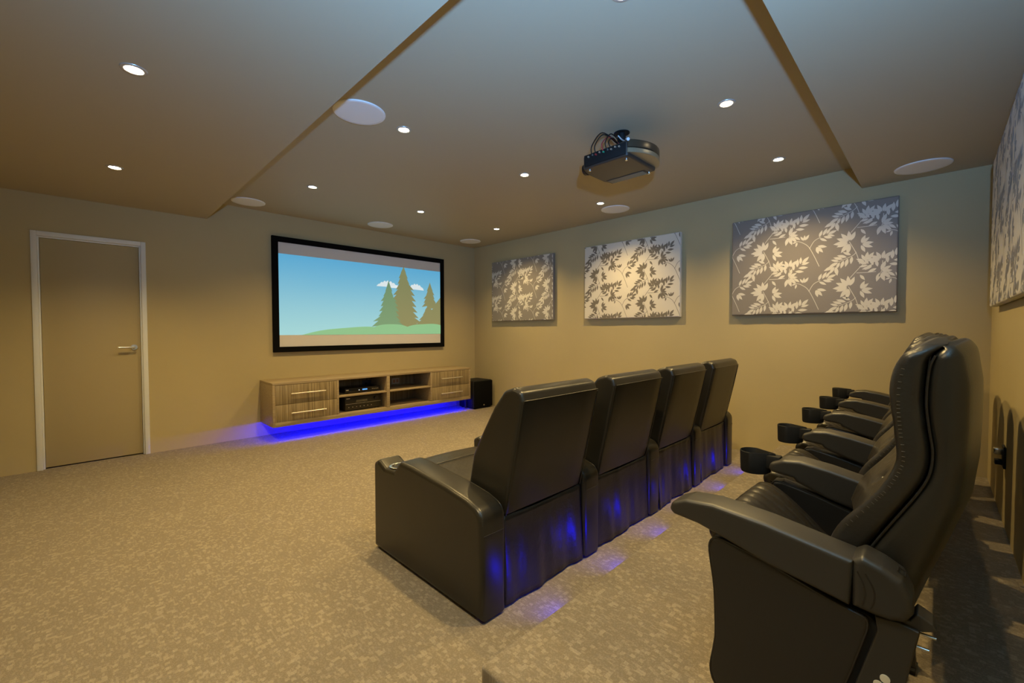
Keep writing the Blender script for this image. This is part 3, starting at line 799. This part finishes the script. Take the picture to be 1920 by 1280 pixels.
# ------------------------------------------------------------------ rear row cinema seats
RP = .622; RX0 = 1.258      # arm pitch, first arm centre
Z0 = PZ
def arm_pad_prof(front):
    # front = y of the tip
    s = front-.549
    return [(.130, .601), (.297+s*.3, .633), (.419+s*.6, .668), (.47+s, .681), (.540+s, .688), (.552+s, .700), (.546+s, .722), (.505+s, .741), (.430+s*.8, .748), (.300+s*.4, .736), (.124, .707)]
def zl(P_): return [(a, b-Z0) for a, b in P_]
pan = [(.447, .622), (.436, .650), (.405, .656), (.297, .634), (.191, .603), (.129, .588), (.100, .582), (.096, .560), (.101, .535), (.129, .424), (.165, .30), (.19, .19), (.36, .18), (.424, .235), (.440, .274), (.438, .309), (.428, .376), (.432, .506), (.442, .577)]
def make_seat_arm(parent, xc, front, cup, outer):
    wd = .098
    bm = BM()
    loft(bm, zl(arm_pad_prof(front)), xc-wd/2, xc+wd/2, end=.012, rad=[.004, 0, 0, 0, .014, .012, .02, .03, 0, 0, .004], seg=5, eseg=5)
    a = obj('armrest', bm, M_arm, parent)
    bm = BM()
    cov = [(.126, .603), (.128, .708), (.110, .722), (.075, .710), (.043, .692), (.027, .660), (.024, .628), (.036, .606), (.060, .598), (.09, .598)]
    loft(bm, zl(cov), xc-wd/2+.002, xc+wd/2-.002, end=.014, rad=[.003, .004, .012, .01, .01, .01, .01, .01, .01, .01], seg=4)
    for k, rr in enumerate((.046, .056)):
        pts = []
        for q in range(9):
            th = radians(125+q*14); pts.append((xc-wd/2+.0015, .070-.0+rr*cos(th)*-1*-1+.012, .655-Z0+rr*sin(th)*.95))
        pts = [(x, min(.122, max(.03, y)), z) for x, y, z in pts]
    hc = obj('hinge_cover', bm, M_plastic, a)
    bm = BM()      # decorative curved ridges on both faces
    for sx in (-1, 1):
        for y0, bow in ((.108, .010), (.094, .012)):
            pts = []
            for q in range(9):
                t = q/8; pts.append((xc+sx*(wd/2-.0025), y0+bow*sin(pi*t)*-1+.010*t, .612+.075*t-Z0))
            tube(bm, pts, .0018, 6)
            obj('moulded_ridge', bm, M_pipe, hc); bm = BM()
    tube(bm, [(xc-.012, .052, .7005-Z0), (xc+.012, .052, .7005-Z0), (xc+.012, .040, .692-Z0), (xc-.012, .040, .692-Z0)], .0012, 5, closed=True)
    obj('moulded_slot', bm, M_pipe, hc)
    # padded side panel with piping and its inner support
    bm = BM()
    loft(bm, zl(pan), xc-.033, xc+.033, end=.010, rad=[.01]*3+[0, 0, 0]+[.012]*2+[0]*3+[.03, .03]+[0]*6, seg=4, eseg=4)
    P_ = zl(pan); P_ = P_ if area2(P_) > 0 else P_[::-1]
    off = catmull([tuple(q) for q in offset_poly(P_, .004)], 3)
    for s in (-1, 1): tube(bm, [(xc+s*.030, p.x, p.y) for p in off], .0030, 6, closed=True)
    obj('side_panel', bm, M_vinyl, a)
    bm = BM()
    loft(bm, zl([(.088, .592), (.083, .560), (.118, .424), (.165, .145), (.03, .145), (.045, .40), (.014, .590), (.050, .596)]), xc-.030, xc+.030, end=.004, rad=.004, seg=3)
    loft(bm, zl([(.090, .594), (.012, .588), (-.012, .600), (-.004, .612), (.02, .625), (.03, .605), (.07, .598)]), xc-.022, xc+.030, end=.003, rad=.003, seg=3)
    br = obj('standard_bracket', bm, M_plastic, a)
    bm = BM()
    loft(bm, zl([(.40, .24), (.415, .60), (.29, .62), (.19, .595), (.10, .585), (.05, .55), (.06, .24)]), xc-.022, xc+.022, end=.002)
    box(bm, xc-.045, xc+.045, .03, .40, .1305-Z0, .1455-Z0, .003); box(bm, xc-.028, xc+.028, .06, .38, .145-Z0, .24-Z0, .004)
    obj('floor_foot', bm, M_black, a)
    for yy, zz in ((.002, .578), (.012, .547)):
        bm = BM(); cyl(bm, (xc-.008, yy+.015, zz-Z0), (xc-.008, yy-.012, zz-Z0), .0032, n=10)
        obj('fixing_bolt', bm, M_chrome, br)
    if outer:
        for yy, zz in ((.068, .461), (.079, .442)):
            bm = BM(); s_ = -1 if outer == 'left' else 1
            cyl(bm, (xc+s_*.029, yy, zz-Z0), (xc+s_*.033, yy, zz-Z0), .0088, n=24); obj('bolt_cap', bm, M_cap, br)['label'] = 'round ivory bolt cap'
    if cup:
        bm = BM(); cy_ = front+.066; rr = .048
        # open cup drawn out into a neck towards the arm
        def ring(r_, z, neck):
            pts = []
            for k in range(40):
                th = 2*pi*k/40; x = r_*cos(th); y = r_*sin(th)
                if y < 0: x *= 1-neck*min(1, (-y/r_))*.45; y -= neck*.030*(-y/r_)**3
                pts.append(bm.verts.new((xc+x, cy_+y, z-Z0)))
            return pts
        R_ = [ring(rr*.90, .664, .2), ring(rr*.95, .672, .5), ring(rr, .745, 1), ring(rr-.002, .7475, 1), ring(rr-.004, .745, 1), ring(rr*.86, .672, .4)]
        for A, B in zip(R_, R_[1:]):
            for k in range(40): bm.faces.new((A[k], A[(k+1) % 40], B[(k+1) % 40], B[k]))
        bm.faces.new(R_[0][::-1]); bm.faces.new(R_[-1])
        box(bm, xc-.022, xc+.022, front-.03, front+.018, .690-Z0, .742-Z0, .006)
        obj('cup_holder', bm, M_black, a)['label'] = 'black moulded cup holder'
    return a

bol_front = [(.045, 1.178), (.056, 1.172), (.070, 1.142), (.076, 1.100), (.077, 1.055), (.073, 1.000), (.067, .950), (.069, .915), (.090, .862), (.119, .815), (.172, .740), (.200, .66)]
seam = [(.13, .66), (.094, .733), (.065, .788), (.029, .856), (.010, .904), (.005, .954), (.0115, 1.007), (.017, 1.066), (.0135, 1.139), (.004, 1.170), (-.020, 1.189)]
def interp(P_, z):
    P_ = sorted(P_, key=lambda p: p[1])
    if z <= P_[0][1]: return P_[0][0]
    for p, q in zip(P_, P_[1:]):
        if z <= q[1]: return p[0]+(q[0]-p[0])*(z-p[1])/max(1e-9, q[1]-p[1])
    return P_[-1][0]
def slices(bm, rows, warp, nu=20, ns=5, capz=True):
    """stack of rounded rectangles; rows: (z, yfront, yback, half width, radius)"""
    rings = []
    for z, yf, yb_, hw2, r in rows:
        r = min(r, (yf-yb_)*.49, hw2*.49)
        pts = []
        for (cx2, cy2, a0) in ((hw2-r, yf-r, 0), (-hw2+r, yf-r, 90), (-hw2+r, yb_+r, 180), (hw2-r, yb_+r, 270)):
            for k in range(ns+1):
                th = radians(a0+90*k/ns); pts.append((cx2+r*cos(th), cy2+r*sin(th)))
            if a0 == 0: pts += [(hw2-r-(2*(hw2-r))*k/nu, yf) for k in range(1, nu)]
            if a0 == 180: pts += [(-hw2+r+(2*(hw2-r))*k/nu, yb_) for k in range(1, nu)]
        rings.append([bm.verts.new(warp(x, y, z, yf, yb_, hw2)) for x, y in pts])
    n = len(rings[0])
    for A, B in zip(rings, rings[1:]):
        for i in range(n): bm.faces.new((A[i], A[(i+1) % n], B[(i+1) % n], B[i]))
    bm.faces.new(rings[0][::-1]); bm.faces.new(rings[-1])
HB = .258
ZT = 1.190
def zlevels(z0, z1, n, nt=7, rt_=.028):
    zz = [z0+(z1-rt_-z0)*k/n for k in range(n)]
    return zz+[z1-rt_+rt_*sin(pi/2*k/nt) for k in range(nt+1)]
FRONT = catmull(bol_front, 4, False); SEAM = catmull(seam, 4, False)
def make_back(parent):
    bm = BM(); rows = []
    for z in zlevels(.66, ZT, 34):
        top = max(0, (z-(ZT-.028))/.028); sh_ = .028*(1-math.sqrt(max(0, 1-top*top)))
        yf = interp([(p.x, p.y) for p in FRONT], z)-sh_*.9; yb_ = interp([(p.x, p.y) for p in SEAM], z)+.002
        rows.append((z, max(yf, yb_+.012), yb_, HB-sh_, .022))
    def warp(x, y, z, yf, yb_, hw2):
        u = x/HB; fr = max(0, min(1, (y-yb_)/(yf-yb_+1e-6)))**1.5
        y2 = y+fr*(-.030*(1-u*u)+.034*(1-u*u)*math.exp(-((z-1.10)/.055)**2))
        for ub in (-.42, .42):
            for zb in (.78, .92): y2 -= fr*.014*math.exp(-(((u-ub)*HB)**2+(z-zb)**2)/.0005)
        y2 -= fr*.005*math.exp(-((z-1.005)/.008)**2)*(abs(u) < .95)
        y2 -= .040*(1-fr)*(1-abs(u)**2.2)*0
        return (x, y2, z+.018*(1-abs(u)**2.5)*max(0, (z-1.10)/.09)-Z0)
    slices(bm, rows, warp, nu=26)
    b = obj('backrest', bm, M_leather2, parent, angle=60)
    path = catmull([(y-.020, z) for y, z in bol_front[2:-1]], 6, False)
    for s in (-1, 1):
        bm = BM(); acc = 0
        for p, q in zip(path, path[1:]):
            acc += (q-p).length
            if acc > .0085:
                acc = 0; d_ = (q-p).normalized()
                c0 = Vector((s*(HB+.0002), p.x, p.y-Z0)); nv = Vector((0, d_.y, -d_.x))
                tube(bm, [c0-nv*.006, c0], .0009, 5)
        obj('stitching', bm, M_stitch, b)
    bm = BM(); rows = []
    edge = [(-.030, 1.189), (-.036, 1.170), (-.046, 1.106), (-.046, 1.021), (-.043, .929), (-.034, .846), (-.004, .745), (.035, .62), (.070, .50)]
    for z in zlevels(.50, ZT-.002, 40):
        top = max(0, (z-(ZT-.030))/.028); sh_ = .028*(1-math.sqrt(max(0, 1-min(1, top)**2)))
        yf = (interp([(p.x, p.y) for p in SEAM], z)-.003) if z > .66 else .124
        yb_ = interp(edge, z)+sh_*.5
        rows.append((z, max(yf, yb_+.012), yb_, HB-sh_, .024))
    def warp2(x, y, z, yf, yb_, hw2):
        u = x/HB; k = max(0, min(1, (yf-y)/(yf-yb_+1e-6)))
        return (x, y-k*.036*(1-abs(u)**2.4), z+.018*(1-abs(u)**2.5)*max(0, (z-1.10)/.09)-Z0)
    slices(bm, rows, warp2, nu=24)
    obj('rear_shell', bm, M_leather, parent, angle=60)
    for s in (-1, 1):
        bm = BM()
        tube(bm, catmull([(s*(HB-.006), y-.003, z-Z0) for y, z in seam[:-1]], 4, False), .0026, 6)
        obj('seam_piping', bm, M_pipe, b)
    for u in (-.42*HB, .42*HB):
        for z in (.78, .92):
            yf = interp([(p.x, p.y) for p in FRONT], z)-.030*(1-.42**2)-.016
            bm = BM(); n0 = Vector((0, 1, .35)).normalized(); p0 = Vector((u, yf, z-Z0))
            cyl(bm, p0, p0+n0*.007, .011, .007, n=16); obj('button', bm, M_leather, b)
def make_seat(parent):
    # tip up cushion resting half raised, ribbed from front to back
    pr = catmull([(.440, .580), (.476, .596), (.484, .628), (.460, .655), (.420, .652), (.36, .615), (.28, .545), (.20, .470), (.15, .42), (.17, .375), (.25, .40), (.36, .49)], 5)
    bm = BM(); nr = 9
    loft(bm, [(p.x, p.y-Z0) for p in pr], -.245, .245, end=.022, seg=1, nmid=72,
         extra=lambda t: .0065*(1-abs(sin(pi*nr*t))**.28)-.006*sin(pi*t))
    obj('seat_cushion', bm, M_leather2, parent, angle=70)
    bm = BM()
    loft(bm, zl([(.44, .578), (.455, .56), (.36, .465), (.25, .375), (.16, .34), (.13, .37), (.165, .40), (.26, .41), (.36, .50)]), -.225, .225, end=.01, rad=.008, seg=3)
    cyl(bm, (-.258, .16, .375-Z0), (.258, .16, .375-Z0), .014)
    obj('seat_pan', bm, M_plastic, parent)
slab = ['black leather cinema seat nearest the camera at the near end of the rear row',
        'black leather cinema seat second from the camera in the rear row',
        'black leather cinema seat in the middle of the rear row',
        'black leather cinema seat second from the right wall in the rear row',
        'black leather cinema seat farthest from the camera in the rear row, by the right wall']
proto = empty('cinema_chair', (0, 0, Z0))
make_back(proto); make_seat(proto); make_seat_arm(proto, RP/2, .445, True, None)
for i in range(5):
    s_ = proto if i == 4 else copy_tree(proto)
    s_.location = (RX0+RP/2+RP*i, .012*i, Z0)
    tag(s_, slab[i], 'cinema seat', 'rear row cinema seats')
    if i == 0: make_seat_arm(s_, -RP/2, .549, False, 'left')
